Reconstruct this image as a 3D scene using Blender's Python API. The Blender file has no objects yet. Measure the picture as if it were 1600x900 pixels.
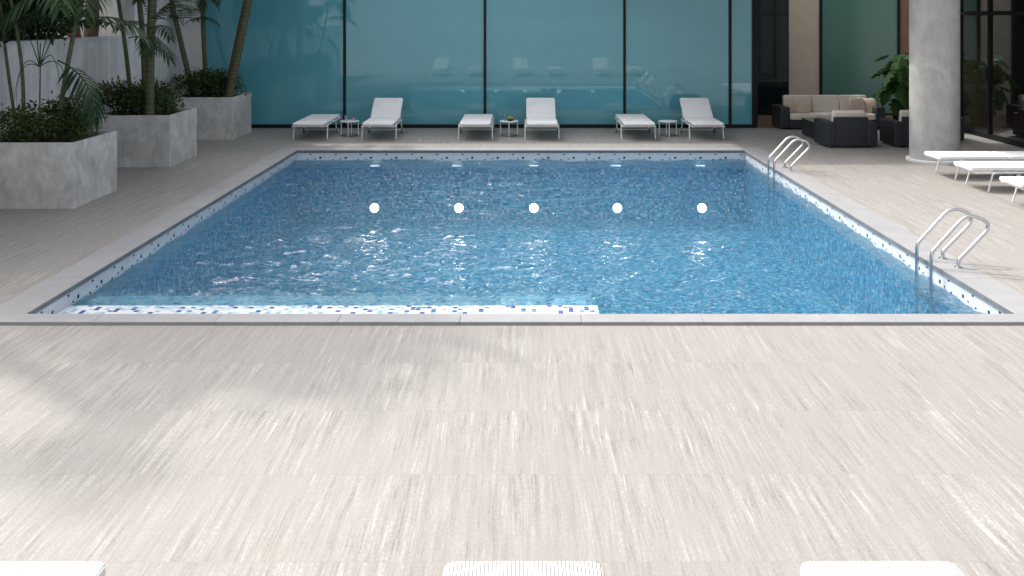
import bpy, bmesh, math, random
from mathutils import Vector, Matrix, Quaternion
import numpy as np
random.seed(7)
S = bpy.context.scene
COL = S.collection
PI = math.pi
R = math.radians

# ------------------------------------------------------------------ camera
cam_d = bpy.data.cameras.new('camera')
cam = bpy.data.objects.new('camera', cam_d); COL.objects.link(cam)
cam.location = (0, 0, 2.9); cam.rotation_euler = (R(90), 0, 0)
cam_d.sensor_width = 36; cam_d.lens = 31.79
cam_d.shift_x = -0.00844; cam_d.shift_y = -0.26625
cam_d.clip_start = 0.05; cam_d.clip_end = 500
S.camera = cam
# ------------------------------------------------------------------ light
SUN_DIR = Vector((0.62, -0.60, -1.0)).normalized()      # the way the light travels
elev = math.asin(-SUN_DIR.z)
W = bpy.data.worlds.new('World'); S.world = W; W.use_nodes = True
wn = W.node_tree.nodes; wl = W.node_tree.links
bg = wn['Background']
sky = wn.new('ShaderNodeTexSky'); sky.sky_type = 'NISHITA'; sky.sun_disc = False
sky.sun_elevation = elev; sky.sun_rotation = math.atan2(-SUN_DIR.x, -SUN_DIR.y)
sky.air_density = 1.0; sky.dust_density = 6.0; sky.ozone_density = 1.0
hz = wn.new('ShaderNodeHueSaturation'); hz.inputs['Saturation'].default_value = .28   # hazy, milky sky
wl.new(sky.outputs[0], hz.inputs['Color']); wl.new(hz.outputs[0], bg.inputs[0]); bg.inputs[1].default_value = 0.15
sd = bpy.data.lights.new('sun', 'SUN'); sd.energy = 1.25; sd.angle = R(1.2); sd.color = (1.0, 0.965, 0.91)
so = bpy.data.objects.new('sun', sd); COL.objects.link(so)
so.rotation_euler = SUN_DIR.to_track_quat('-Z', 'Y').to_euler(); so.location = (-12, 14, 20)
S.view_settings.view_transform = 'Standard'; S.view_settings.look = 'None'
S.view_settings.exposure = 1.15; S.view_settings.gamma = 1.0
S.render.engine = 'CYCLES'
S.cycles.max_bounces = 10; S.cycles.transparent_max_bounces = 12; S.cycles.transmission_bounces = 8
S.cycles.sample_clamp_indirect = 6.0

# ------------------------------------------------------------------ node helper
class M:
    def __init__(s, name):
        s.m = bpy.data.materials.new(name); s.m.use_nodes = True
        s.t = s.m.node_tree; s.n = s.t.nodes; s.l = s.t.links
        s.p = s.n['Principled BSDF']; s.out = s.n['Material Output']
    def node(s, typ, ins=None, **kw):
        n = s.n.new(typ)
        for k, v in kw.items(): setattr(n, k, v)
        for k, v in (ins or {}).items(): s.set(n.inputs[k], v)
        return n
    def set(s, sock, v):
        if isinstance(v, bpy.types.NodeSocket): s.l.new(v, sock)
        elif v is not None: sock.default_value = v
    def math(s, op, a, b=None, c=None, clamp=False):
        n = s.n.new('ShaderNodeMath'); n.operation = op; n.use_clamp = clamp
        for i, v in enumerate((a, b, c)):
            if v is not None: s.set(n.inputs[i], v)
        return n.outputs[0]
    def vmath(s, op, a, b=None):
        n = s.n.new('ShaderNodeVectorMath'); n.operation = op
        s.set(n.inputs[0], a)
        if b is not None: s.set(n.inputs[1], b)
        return n.outputs[0]
    def coord(s, which='Object'):
        return s.node('ShaderNodeTexCoord').outputs[which]
    def scale(s, v, sc):
        return s.vmath('MULTIPLY', v, sc)
    def noise(s, v, scale=5, detail=4, rough=0.55, dist=0.0, out='Fac'):
        return s.node('ShaderNodeTexNoise', {'Vector': v, 'Scale': scale, 'Detail': detail, 'Roughness': rough, 'Distortion': dist}).outputs[out]
    def ramp(s, f, stops, interp='LINEAR'):
        n = s.n.new('ShaderNodeValToRGB'); n.color_ramp.interpolation = interp
        e = n.color_ramp.elements
        while len(e) < len(stops): e.new(0.5)
        for i, (p, c) in enumerate(stops):
            e[i].position = p; e[i].color = (c[0], c[1], c[2], 1) if len(c) < 4 else c
        s.set(n.inputs[0], f); return n.outputs[0]
    def mix(s, f, a, b, mode='MIX'):
        n = s.n.new('ShaderNodeMix'); n.data_type = 'RGBA'; n.blend_type = mode
        s.set(n.inputs[0], f)
        s.set(n.inputs[6], (*a, 1) if isinstance(a, tuple) and len(a) == 3 else a)
        s.set(n.inputs[7], (*b, 1) if isinstance(b, tuple) and len(b) == 3 else b)
        return n.outputs[2]
    def bump(s, h, strength=0.3, dist=0.01, normal=None):
        n = s.node('ShaderNodeBump', {'Height': h, 'Strength': strength, 'Distance': dist})
        if normal is not None: s.set(n.inputs['Normal'], normal)
        return n.outputs[0]
    def fin(s, color=None, rough=None, normal=None, **kw):
        if color is not None: s.set(s.p.inputs['Base Color'], (*color, 1) if isinstance(color, tuple) and len(color) == 3 else color)
        if rough is not None: s.set(s.p.inputs['Roughness'], rough)
        if normal is not None: s.set(s.p.inputs['Normal'], normal)
        for k, v in kw.items(): s.set(s.p.inputs[k.replace('_', ' ')], v)
        return s.m
def g(v): return (v, v, v)

# travertine deck: veins run along Y, cut at every tile
def travertine(name, per_tile=True, dark=1.0):
    m = M(name); v = m.coord()
    if per_tile:
        loc = m.node('ShaderNodeSeparateXYZ', {'Vector': m.node('ShaderNodeObjectInfo').outputs['Location']}).outputs
        rnd_ = m.node('ShaderNodeObjectInfo').outputs['Random']
        row = m.math('FLOOR', m.math('DIVIDE', m.math('ADD', loc[1], 4.0), .917))
        r = m.math('FRACT', m.math('MULTIPLY', m.math('SINE', m.math('MULTIPLY', row, 12.9898)), 437.58))
        off = m.node('ShaderNodeCombineXYZ', {'X': m.math('MULTIPLY', r, 53.0), 'Y': m.math('MULTIPLY', r, 191.0), 'Z': m.math('MULTIPLY', r, 17.0)}).outputs[0]
        v = m.vmath('ADD', m.node('ShaderNodeNewGeometry').outputs['Position'], off)
        r = rnd_
    warp = m.noise(m.scale(v, (1.2, .9, 1)), 1.0, 3, out='Color')
    v2 = m.vmath('ADD', v, m.scale(m.vmath('SUBTRACT', warp, (.5, .5, .5)), (.05, 0, 0)))
    a = m.noise(m.scale(v2, (27, 1.0, 1)), 1.0, 8, .68)
    b = m.noise(m.scale(v2, (85, 3.0, 1)), 1.0, 6, .70)
    c = m.noise(m.scale(v2, (130, 34, 1)), 1.0, 4, .7)
    f = m.math('ADD', m.math('MULTIPLY', a, .42), m.math('ADD', m.math('MULTIPLY', b, .36), m.math('MULTIPLY', c, .22)))
    D = dark
    patch = m.noise(m.scale(v2, (2.6, 1.3, 1)), 1.0, 3, .6)
    amp = m.math('ADD', .35, m.math('MULTIPLY', m.math('SUBTRACT', patch, .32, clamp=True), 4.2))
    speck = m.math('MULTIPLY', m.math('SUBTRACT', m.noise(m.scale(v2, (70, 42, 1)), 1.0, 4, .75), .5), .28)
    f = m.math('ADD', m.math('ADD', .5, speck), m.math('MULTIPLY', m.math('SUBTRACT', f, .5), amp))
    colr = m.ramp(f, [(.30, (.22*D, .196*D, .176*D)), (.42, (.340*D, .315*D, .290*D)), (.49, (.395*D, .371*D, .346*D)), (.56, (.440*D, .417*D, .392*D)), (.68, (.63*D, .610*D, .580*D))])
    big = m.noise(v, .9, 3, .5)
    colr = m.mix(m.math('MULTIPLY', m.math('SUBTRACT', big, .4, clamp=True), .9), colr, (.39*D, .36*D, .31*D))
    if per_tile:
        tone = m.math('ADD', .98, m.math('MULTIPLY', r, .04))
        colr = m.mix(1.0, colr, m.node('ShaderNodeCombineColor', {0: tone, 1: tone, 2: tone}).outputs[0], 'MULTIPLY')
    pit = m.math('GREATER_THAN', m.noise(m.scale(v2, (60, 9, 1)), 1.0, 2, .5), .73)
    colr = m.mix(m.math('MULTIPLY', pit, .35), colr, (.30, .26, .22))
    h = m.math('SUBTRACT', f, m.math('MULTIPLY', pit, .3))
    return m.fin(colr, .62, m.bump(h, .18, .004), Specular_IOR_Level=.3)
MAT = {}
MAT['trav'] = travertine('travertine_tile', True, .70)
MAT['trav_ground'] = travertine('travertine_ground', False, .70)

def stone(name, c1, c2, sc=6, rough=.6, b=.1):
    m = M(name); v = m.coord()
    r = m.node('ShaderNodeObjectInfo').outputs['Random']
    v = m.vmath('ADD', v, m.node('ShaderNodeCombineXYZ', {'X': m.math('MULTIPLY', r, 31.0), 'Y': r}).outputs[0])
    f = m.noise(v, sc, 6, .6)
    fine = m.noise(v, sc*14, 3, .6)
    k = m.math('ADD', m.math('MULTIPLY', f, .7), m.math('MULTIPLY', fine, .3))
    return m.fin(m.ramp(k, [(.36, c1), (.62, c2)]), rough, m.bump(fine, b, .003))
MAT['coping'] = stone('coping_stone', (.265, .262, .268), (.315, .312, .316), 3, .55)
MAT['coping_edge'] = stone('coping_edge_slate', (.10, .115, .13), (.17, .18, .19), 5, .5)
MAT['grout'] = stone('grout', (.27, .25, .23), (.31, .295, .27), 20, .9)
MAT['cream'] = stone('cream_panel', (.52, .44, .34), (.58, .50, .40), 3, .7)
MAT['brownwall'] = stone('brown_panel', (.16, .085, .05), (.24, .13, .075), 3, .6)
MAT['soil'] = stone('soil', (.02, .014, .01), (.07, .045, .03), 30, 1, .8)

def concrete(name, lo, hi, streak=False):
    m = M(name); v = m.coord()
    r = m.node('ShaderNodeObjectInfo').outputs['Random']
    v = m.vmath('ADD', v, m.node('ShaderNodeCombineXYZ', {'X': m.math('MULTIPLY', r, 31.0), 'Z': m.math('MULTIPLY', r, 7.0)}).outputs[0])
    a = m.noise(v, 2.4, 8, .62, .6)
    b = m.noise(m.scale(v, (1, 1, .35)), 9, 5, .6)
    c = m.noise(v, 60, 3, .6)
    k = m.math('ADD', m.math('MULTIPLY', a, .6), m.math('ADD', m.math('MULTIPLY', b, .28), m.math('MULTIPLY', c, .12)))
    col = m.ramp(k, [(.34, lo), (.5, tuple((x+y)/2 for x, y in zip(lo, hi))), (.64, hi)])
    if streak:
        s_ = m.noise(m.scale(v, (7, 7, .12)), 1, 4, .6)
        col = m.mix(m.math('MULTIPLY', m.math('SUBTRACT', s_, .42, clamp=True), 1.6), col, tuple(x*.6 for x in lo))
    vo = m.node('ShaderNodeTexVoronoi', {'Vector': v, 'Scale': 9.0}).outputs['Distance']
    pits = m.math('LESS_THAN', vo, .045)
    col = m.mix(m.math('MULTIPLY', pits, .55), col, (.08, .08, .08))
    return m.fin(col, .75, m.bump(m.math('SUBTRACT', k, m.math('MULTIPLY', pits, .4)), .25, .01))
MAT['planter'] = concrete('planter_concrete', (.29, .29, .283), (.64, .64, .62))
MAT['column'] = concrete('column_concrete', (.32, .312, .30), (.48, .468, .45), False)
MAT['wallplaster'] = concrete('wall_plaster', (.50, .515, .52), (.70, .71, .71), True)
MAT['whitewall'] = concrete('white_plaster', (.62, .62, .61), (.74, .74, .73), False)
MAT['roof'] = concrete('roof_concrete', (.30, .30, .30), (.42, .42, .41))

# mosaics
def mosaic(name, axes, size, pal, grout=(.6, .68, .72), gw=.07, navy=False, rough=.12):
    m = M(name)
    sep = m.node('ShaderNodeSeparateXYZ', {'Vector': m.coord()}).outputs
    u, v = sep['XYZ'.index(axes[0])], sep['XYZ'.index(axes[1])]
    us, vs = m.math('DIVIDE', u, size), m.math('DIVIDE', v, size)
    cell = m.node('ShaderNodeCombineXYZ', {'X': m.math('FLOOR', us), 'Y': m.math('FLOOR', vs)}).outputs[0]
    wn_ = m.node('ShaderNodeTexWhiteNoise', {'Vector': cell}, noise_dimensions='3D').outputs['Value']
    stops = []; acc = 0
    for w, c in pal: stops.append((acc, c)); acc += w
    col = m.ramp(wn_, stops, 'CONSTANT')
    fu, fv = m.math('FRACT', us), m.math('FRACT', vs)
    gr = m.math('MAXIMUM', m.math('LESS_THAN', fu, gw), m.math('LESS_THAN', fv, gw))
    col = m.mix(gr, col, grout)
    if navy:
        cu = m.math('FLOORED_MODULO', u, .54); tot = None
        for (a, w, b, h_) in ((.05, .024, -.135, .020), (.38, .020, -.065, .011), (.32, .020, -.180, .011), (.48, .020, -.160, .010)):
            h = m.math('MULTIPLY', m.math('COMPARE', cu, a, w), m.math('COMPARE', v, b, h_))
            tot = h if tot is None else m.math('MAXIMUM', tot, h)
        col = m.mix(tot, col, (.012, .022, .075))
    return m.fin(col, rough, m.bump(m.math('SUBTRACT', 1, gr), .4, .002))
white_pal = [(.5, (.74, .77, .80)), (.3, (.68, .73, .78)), (.2, (.78, .80, .82))]
blue_pal = [(.14, (.02, .22, .46)), (.20, (.05, .42, .68)), (.25, (.11, .57, .82)), (.19, (.27, .72, .90)), (.06, (.03, .13, .42)), (.16, (.72, .92, .96))]
mid_pal = [(.3, (.10, .33, .50)), (.25, (.22, .48, .62)), (.2, (.40, .63, .74)), (.15, (.03, .12, .34)), (.10, (.6, .75, .82))]
ledge_pal = [(.52, (.80, .83, .84)), (.22, (.50, .68, .78)), (.12, (.30, .52, .70)), (.09, (.03, .05, .32)), (.05, (.10, .20, .5))]
MAT['tile_xz'] = mosaic('white_mosaic_end_wall', 'XZ', .027, white_pal, (.40, .46, .53), .14, True)
MAT['tile_yz'] = mosaic('white_mosaic_side_wall', 'YZ', .027, white_pal, (.36, .41, .48), .18, True)
MAT['floor'] = mosaic('blue_mosaic_floor', 'XY', .05, blue_pal, (.16, .38, .5), .08)
MAT['blue_xz'] = mosaic('blue_mosaic_end_wall', 'XZ', .05, blue_pal, (.2, .45, .6), .08)
MAT['blue_yz'] = mosaic('blue_mosaic_side_wall', 'YZ', .05, blue_pal, (.2, .45, .6), .08)
MAT['ledge'] = mosaic('ledge_mosaic', 'XY', .055, ledge_pal, (.72, .76, .78), .10)
MAT['upper_step'] = mosaic('upper_step_mosaic', 'XY', .055, [(.5, (.62, .85, .95)), (.25, (.35, .66, .86)), (.17, (.8, .93, .97)), (.08, (.06, .14, .5))], (.6, .78, .88), .10)
MAT['step'] = mosaic('step_mosaic', 'XY', .055, mid_pal, (.5, .66, .74), .10)

# water: mirror by fresnel over tinted see-through surface
def water():
    m = M('pool_water'); v = m.coord()
    n1 = m.noise(m.scale(v, (7, 15, 1)), 1.0, 3, .55, .5)
    n2 = m.noise(m.scale(v, (16, 32, 1)), 1.0, 3, .6, .3)
    rd = m.math('SUBTRACT', 1.0, m.math('MULTIPLY', m.math('ABSOLUTE', m.math('SUBTRACT', m.noise(m.scale(v, (4.5, 8, 1)), 1.0, 4, .6, .8), .5)), 5.0), clamp=True)
    h = m.math('ADD', m.math('MULTIPLY', n1, .5), m.math('ADD', m.math('MULTIPLY', n2, .4), m.math('MULTIPLY', m.math('POWER', rd, 2.5), .35)))
    nb = m.bump(h, 1.0, .07)
    fr = m.node('ShaderNodeFresnel', {'IOR': 1.5, 'Normal': nb}).outputs[0]
    # painted caustics: a web of paler tint stands in for focused light
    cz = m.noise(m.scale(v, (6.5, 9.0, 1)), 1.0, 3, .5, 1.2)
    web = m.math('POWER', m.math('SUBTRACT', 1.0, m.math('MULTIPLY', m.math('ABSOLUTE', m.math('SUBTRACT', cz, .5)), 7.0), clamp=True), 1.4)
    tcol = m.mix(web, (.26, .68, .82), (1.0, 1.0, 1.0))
    gl = m.node('ShaderNodeBsdfGlossy', {'Color': (1, 1, 1, 1), 'Roughness': .02, 'Normal': nb}).outputs[0]
    rf = m.node('ShaderNodeBsdfRefraction', {'Color': (.80, .97, 1.0, 1), 'Roughness': .01, 'IOR': 1.33, 'Normal': nb}).outputs[0]
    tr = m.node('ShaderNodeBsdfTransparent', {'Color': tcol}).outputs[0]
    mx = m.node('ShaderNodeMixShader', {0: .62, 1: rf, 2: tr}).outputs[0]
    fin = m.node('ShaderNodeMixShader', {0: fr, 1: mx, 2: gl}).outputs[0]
    m.l.new(fin, m.out.inputs[0]); return m.m
MAT['water'] = water()

def facade_glass(name, base, refl, rough=.02, ior=1.5, var=.0):
    m = M(name); v = m.coord()
    c = m.mix(m.noise(v, .35, 2), tuple(x*.92 for x in base), tuple(x*1.08 for x in base))
    df = m.node('ShaderNodeBsdfDiffuse', {'Color': c}).outputs[0]
    gl = m.node('ShaderNodeBsdfGlossy', {'Color': (.9, .97, 1, 1), 'Roughness': rough}).outputs[0]
    fr = m.math('MAXIMUM', m.node('ShaderNodeFresnel', {'IOR': ior}).outputs[0], refl)
    m.l.new(m.node('ShaderNodeMixShader', {0: fr, 1: df, 2: gl}).outputs[0], m.out.inputs[0]); return m.m
MAT['teal'] = facade_glass('teal_glass', (.10, .345, .41), .075, .015)
MAT['green'] = facade_glass('green_glass', (.09, .20, .16), .05, .2)
MAT['darkglass'] = facade_glass('dark_glass', (.010, .016, .018), .05, .05)
MAT['brownglass'] = facade_glass('brown_glass', (.016, .013, .010), .30, .03, 1.9)

def simple(name, c, rough=.5, metal=0.0, **kw):
    m = M(name); return m.fin(c, rough, None, Metallic=metal, **kw)
MAT['black'] = simple('black_frame', (.005, .005, .006), .45, Specular_IOR_Level=.25)
MAT['chrome'] = simple('chrome', (.60, .61, .63), .09, 1.0)
MAT['whitemetal'] = simple('white_powdercoat', (.78, .78, .77), .35)
MAT['rubber'] = simple('grey_rubber', (.10, .10, .10), .7)
MAT['darkmetal'] = simple('dark_metal', (.03, .03, .03), .4)
MAT['lime'] = simple('green_fruit', (.22, .34, .03), .4)
MAT['yellow'] = simple('yellow_fruit', (.55, .40, .05), .4)
MAT['bowl'] = simple('dark_bowl', (.03, .02, .015), .35)
MAT['drink'] = simple('pink_drink', (.75, .42, .36), .15)
m = M('clear_glass'); MAT['clear'] = m.fin((.95, .97, .97), .02, None, Transmission_Weight=1.0, IOR=1.45)
m = M('lamp_globe'); MAT['globe'] = m.fin((1, 1, 1), .5, None, Emission_Color=(1, .98, .92, 1), Emission_Strength=12.0)
m = M('wall_light_lens'); MAT['lens'] = m.fin((1, 1, 1), .5, None, Emission_Color=(1, .99, .95, 1), Emission_Strength=.9)

def ribbed():
    m = M('white_ribbed_fabric')
    x = m.node('ShaderNodeSeparateXYZ', {'Vector': m.coord()}).outputs[0]
    f = m.math('FRACT', m.math('DIVIDE', x, .0175))
    w = m.math('ABSOLUTE', m.math('SUBTRACT', f, .5))      # 0 rib top .. .5 groove
    groove = m.math('MULTIPLY', m.math('SUBTRACT', w, .33, clamp=True), 12.0, clamp=True)
    dirt = m.noise(m.coord(), 6, 4)
    col = m.mix(m.math('MULTIPLY', groove, .92), m.ramp(dirt, [(.3, (.62, .615, .61)), (.7, (.68, .675, .67))]), (.08, .08, .08))
    return m.fin(col, .8, m.bump(m.math('SUBTRACT', 1, groove), .5, .003))
MAT['rib'] = ribbed()
def fabric(name, c, sc=380):
    m = M(name); v = m.coord()
    n = m.noise(v, sc, 2); n2 = m.noise(v, 4, 4)
    col = m.mix(n2, tuple(x*.88 for x in c), tuple(min(1, x*1.08) for x in c))
    w = m.noise(v, 9, 3, .5)
    return m.fin(col, .9, m.bump(m.math('ADD', m.math('MULTIPLY', n, .15), w), .35, .015), Sheen_Weight=.2)
MAT['white_sling'] = fabric('white_sling_fabric', (.84, .835, .83), 250)
MAT['cushion'] = fabric('beige_cushion', (.72, .65, .57))
MAT['pillow'] = fabric('tan_pillow', (.55, .44, .35))
def wicker():
    m = M('dark_wicker'); v = m.coord()
    s = m.node('ShaderNodeSeparateXYZ', {'Vector': v}).outputs
    a = m.math('SINE', m.math('MULTIPLY', m.math('ADD', s[0], s[1]), 260)); b = m.math('SINE', m.math('MULTIPLY', s[2], 420))
    h = m.math('MULTIPLY', a, b)
    col = m.mix(m.math('ADD', .5, m.math('MULTIPLY', h, .5)), (.008, .010, .013), (.030, .034, .042))
    return m.fin(col, .5, m.bump(h, .6, .003))
MAT['wicker'] = wicker()
def leafmat(name, c1, c2, c3, sc=3.0, trans=.25):
    m = M(name)
    v = m.node('ShaderNodeNewGeometry').outputs['Position']
    f = m.noise(v, sc, 3, .7)
    ri = m.node('ShaderNodeNewGeometry').outputs['Random Per Island']
    k = m.math('ADD', m.math('MULTIPLY', f, .5), m.math('MULTIPLY', ri, .5))
    col = m.ramp(k, [(.2, c1), (.5, c2), (.85, c3)])
    m.fin(col, .48, None, Specular_IOR_Level=.22)
    tl = m.node('ShaderNodeBsdfTranslucent', {'Color': col}).outputs[0]
    mx = m.node('ShaderNodeMixShader', {0: trans, 1: m.p.outputs[0], 2: tl}).outputs[0]
    m.l.new(mx, m.out.inputs[0]); return m.m
MAT['palm'] = leafmat('palm_leaf', (.008, .024, .011), (.022, .055, .018), (.075, .12, .035))
MAT['shrub'] = leafmat('shrub_leaf', (.014, .034, .012), (.045, .085, .022), (.14, .17, .04), 5)
MAT['tree'] = leafmat('tree_leaf', (.008, .02, .008), (.022, .048, .014), (.06, .09, .02), 2)
MAT['monstera'] = leafmat('monstera_leaf', (.012, .035, .012), (.03, .085, .018), (.08, .17, .03), 2)
def ringed(name, a, b, ring, period):
    m = M(name); v = m.coord(); s = m.node('ShaderNodeSeparateXYZ', {'Vector': v}).outputs
    wob = m.math('MULTIPLY', m.noise(m.scale(v, (6, 6, 2)), 1, 3), .03)
    f = m.math('FRACT', m.math('DIVIDE', m.math('ADD', s[2], wob), period))
    rg = m.math('MULTIPLY', m.math('LESS_THAN', f, .16), m.noise(m.scale(v, (4, 4, 9)), 1, 3))
    base = m.mix(m.noise(m.scale(v, (8, 8, 3)), 1, 5, .65), a, b)
    return m.fin(m.mix(rg, base, ring), .6, m.bump(f, .4, .01))
MAT['trunk'] = ringed('ringed_palm_trunk', (.03, .035, .016), (.10, .095, .045), (.16, .155, .09), .105)
MAT['cane'] = ringed('palm_cane', (.03, .05, .02), (.10, .13, .05), (.14, .13, .08), .21)
MAT['redtrunk'] = stone('reddish_bark', (.10, .03, .022), (.20, .07, .05), 8, .8, .6)
MAT['bark'] = stone('brown_bark', (.05, .035, .025), (.12, .09, .06), 12, .9, .8)
def wood():
    m = M('brown_floorboard'); v = m.coord()
    r = m.node('ShaderNodeObjectInfo').outputs['Random']
    f = m.noise(m.vmath('ADD', m.scale(v, (2, 30, 1)), m.node('ShaderNodeCombineXYZ', {'X': m.math('MULTIPLY', r, 40.0)}).outputs[0]), 1, 5)
    return m.fin(m.ramp(f, [(.3, (.13, .075, .045)), (.7, (.24, .15, .09))]), .4)
MAT['wood'] = wood()

# ------------------------------------------------------------------ mesh helper
class MB:
    def __init__(s): s.v = []; s.f = []
    def box(s, x0, y0, z0, x1, y1, z1):
        b = len(s.v)
        s.v += [(x0,y0,z0),(x1,y0,z0),(x1,y1,z0),(x0,y1,z0),(x0,y0,z1),(x1,y0,z1),(x1,y1,z1),(x0,y1,z1)]
        s.f += [tuple(b+i for i in q) for q in ((3,2,1,0),(4,5,6,7),(0,1,5,4),(1,2,6,5),(2,3,7,6),(3,0,4,7))]; return s
    def quad(s, *p):
        b = len(s.v); s.v += [tuple(q) for q in p]; s.f.append(tuple(range(b, b+len(p)))); return s
    def tube(s, pts, rad, n=10, cap=True):
        pts = [Vector(p) for p in pts]; rads = rad if isinstance(rad, (list, tuple)) else [rad]*len(pts)
        b = len(s.v); prev = None
        for i, p in enumerate(pts):
            t = (pts[min(i+1, len(pts)-1)] - pts[max(i-1, 0)]).normalized()
            if prev is None:
                a = Vector((0, 0, 1)) if abs(t.z) < .9 else Vector((1, 0, 0)); u = t.cross(a).normalized()
            else:
                u = (prev - t*prev.dot(t)).normalized()
            prev = u; w = t.cross(u)
            for k in range(n):
                an = 2*PI*k/n; s.v.append(tuple(p + (u*math.cos(an) + w*math.sin(an))*rads[i]))
        for i in range(len(pts)-1):
            for k in range(n):
                s.f.append((b+i*n+k, b+i*n+(k+1) % n, b+(i+1)*n+(k+1) % n, b+(i+1)*n+k))
        if cap:
            s.f.append(tuple(b+k for k in reversed(range(n)))); s.f.append(tuple(b+(len(pts)-1)*n+k for k in range(n)))
        return s
    def lathe(s, prof, n=32, c=(0, 0, 0)):
        b = len(s.v)
        for (r, z) in prof:
            for k in range(n):
                an = 2*PI*k/n; s.v.append((c[0]+r*math.cos(an), c[1]+r*math.sin(an), c[2]+z))
        for i in range(len(prof)-1):
            for k in range(n):
                s.f.append((b+i*n+k, b+i*n+(k+1) % n, b+(i+1)*n+(k+1) % n, b+(i+1)*n+k))
        s.f.append(tuple(b+k for k in reversed(range(n)))); s.f.append(tuple(b+(len(prof)-1)*n+k for k in range(n)))
        return s
    def ball(s, c, r, nu=20, nv=12):
        pr = [(max(1e-4, r*math.sin(PI*i/nv)), -r*math.cos(PI*i/nv)) for i in range(nv+1)]
        return s.lathe(pr, nu, c)
    def mesh(s, name, mat, smooth=False, bevel=0, seg=2):
        me = bpy.data.meshes.new(name); me.from_pydata(s.v, [], s.f)
        if bevel:
            bm = bmesh.new(); bm.from_mesh(me)
            bmesh.ops.bevel(bm, geom=bm.edges[:], offset=bevel, segments=seg, profile=.6, affect='EDGES', clamp_overlap=True)
            bm.to_mesh(me); bm.free()
        me.validate(); me.materials.append(mat)
        if smooth:
            me.polygons.foreach_set('use_smooth', [True]*len(me.polygons))
            try: me.set_sharp_from_angle(angle=R(40))
            except Exception: pass
        me.update(); return me
    def build(s, name, mat, parent=None, smooth=False, bevel=0, seg=2, **kw):
        return ob(name, s.mesh(name, mat, smooth, bevel, seg), parent, **kw)
def ob(name, me, parent=None, **props):
    o = bpy.data.objects.new(name, me); COL.objects.link(o)
    if parent: o.parent = parent
    for k, v in props.items(): o[k] = v
    return o
def tag(o, label, cat, group=None):
    o['label'] = label; o['category'] = cat
    if group: o['group'] = group
    return o
def thing(name, label, cat, loc=(0, 0, 0), rz=0, group=None):
    o = bpy.data.objects.new(name, None); COL.objects.link(o); o.location = loc; o.rotation_euler = (0, 0, rz)
    o.empty_display_size = .1
    return tag(o, label, cat, group)
def dup(root, loc, rz=0, label=None):
    def cp(o, par):
        c = o.copy(); COL.objects.link(c)
        if par: c.parent = par
        for ch in list(o.children): cp(ch, c)
        return c
    r = cp(root, None); r.location = loc; r.rotation_euler = (0, 0, rz)
    if label: r['label'] = label
    return r
def fillet(pts, r, n=6):
    pts = [Vector(p) for p in pts]; out = [pts[0]]
    for i in range(1, len(pts)-1):
        rr = r[i-1] if isinstance(r, (list, tuple)) else r
        a, p, c = pts[i-1], pts[i], pts[i+1]
        d1 = (a-p); d2 = (c-p); q = min(rr, d1.length*.49, d2.length*.49)
        s0 = p + d1.normalized()*q; s1 = p + d2.normalized()*q
        for k in range(n+1):
            t = k/n; out.append(s0*(1-t)**2 + p*2*t*(1-t) + s1*t*t)
    out.append(pts[-1]); return out
def superq(w, d, h, e=.45, n=14):
    """soft cushion: a superellipsoid of full size w,d,h"""
    bm = bmesh.new(); bmesh.ops.create_uvsphere(bm, u_segments=n*2, v_segments=n, radius=1)
    for v in bm.verts:
        th = math.atan2(v.co.y, v.co.x); ph = math.asin(max(-1, min(1, v.co.z)))
        f = lambda x, ee: math.copysign(abs(x)**ee, x)
        v.co = Vector((f(math.cos(ph), .75)*f(math.cos(th), e)*w/2, f(math.cos(ph), .75)*f(math.sin(th), e)*d/2, f(math.sin(ph), .9)*h/2))
    me = bpy.data.meshes.new('soft'); bm.to_mesh(me); bm.free()
    me.polygons.foreach_set('use_smooth', [True]*len(me.polygons)); return me

# ------------------------------------------------------------------ the pool numbers
PX, PY0, PY1 = 4.76, 8.70, 19.25       # inner edge of the coping
CX, CY0, CY1 = 5.16, 8.466, 19.65      # outer edge of the coping
CT = .03; WZ = -.19; PD = -1.45        # coping top, water level, pool floor
FZ = 23.3                              # facade plane

# ground: one sheet with a hole for the pool
gm = MB(); B = 150
for (a, b, c, d) in ((-B, -B, B, CY0-.05), (-B, CY1+.05-.1, B, B), (-B, CY0-.05, -CX+.05, CY1-.05), (CX-.05, CY0-.05, B, CY1-.05)):
    gm.quad((a, b, -.006), (c, b, -.006), (c, d, -.006), (a, d, -.006))
gm.build('ground', MAT['grout'], kind='structure')
# deck of travertine tiles
deck = bpy.data.objects.new('deck', None); COL.objects.link(deck); deck['kind'] = 'structure'
T = .917; GAP = .0008
mesh_cache = {}
def tile_mesh(w, d):
    k = (round(w, 3), round(d, 3))
    if k not in mesh_cache:
        mb = MB(); c = .0004; x, y = w/2, d/2
        mb.v = [(-x,-y,-.03),(x,-y,-.03),(x,y,-.03),(-x,y,-.03),(-x,-y,-c),(x,-y,-c),(x,y,-c),(-x,y,-c),(-x+c,-y+c,0),(x-c,-y+c,0),(x-c,y-c,0),(-x+c,y-c,0)]
        mb.f = [(0,1,5,4),(1,2,6,5),(2,3,7,6),(3,0,4,7),(4,5,9,8),(5,6,10,9),(6,7,11,10),(7,4,8,11),(8,9,10,11)]
        mesh_cache[k] = mb.mesh('paving_tile', MAT['trav'])
    return mesh_cache[k]
def visible(x0, y0, x1, y1):
    if y1 < 4.55: return False
    return x1 > -.60*y1 and x0 < .585*y1
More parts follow.
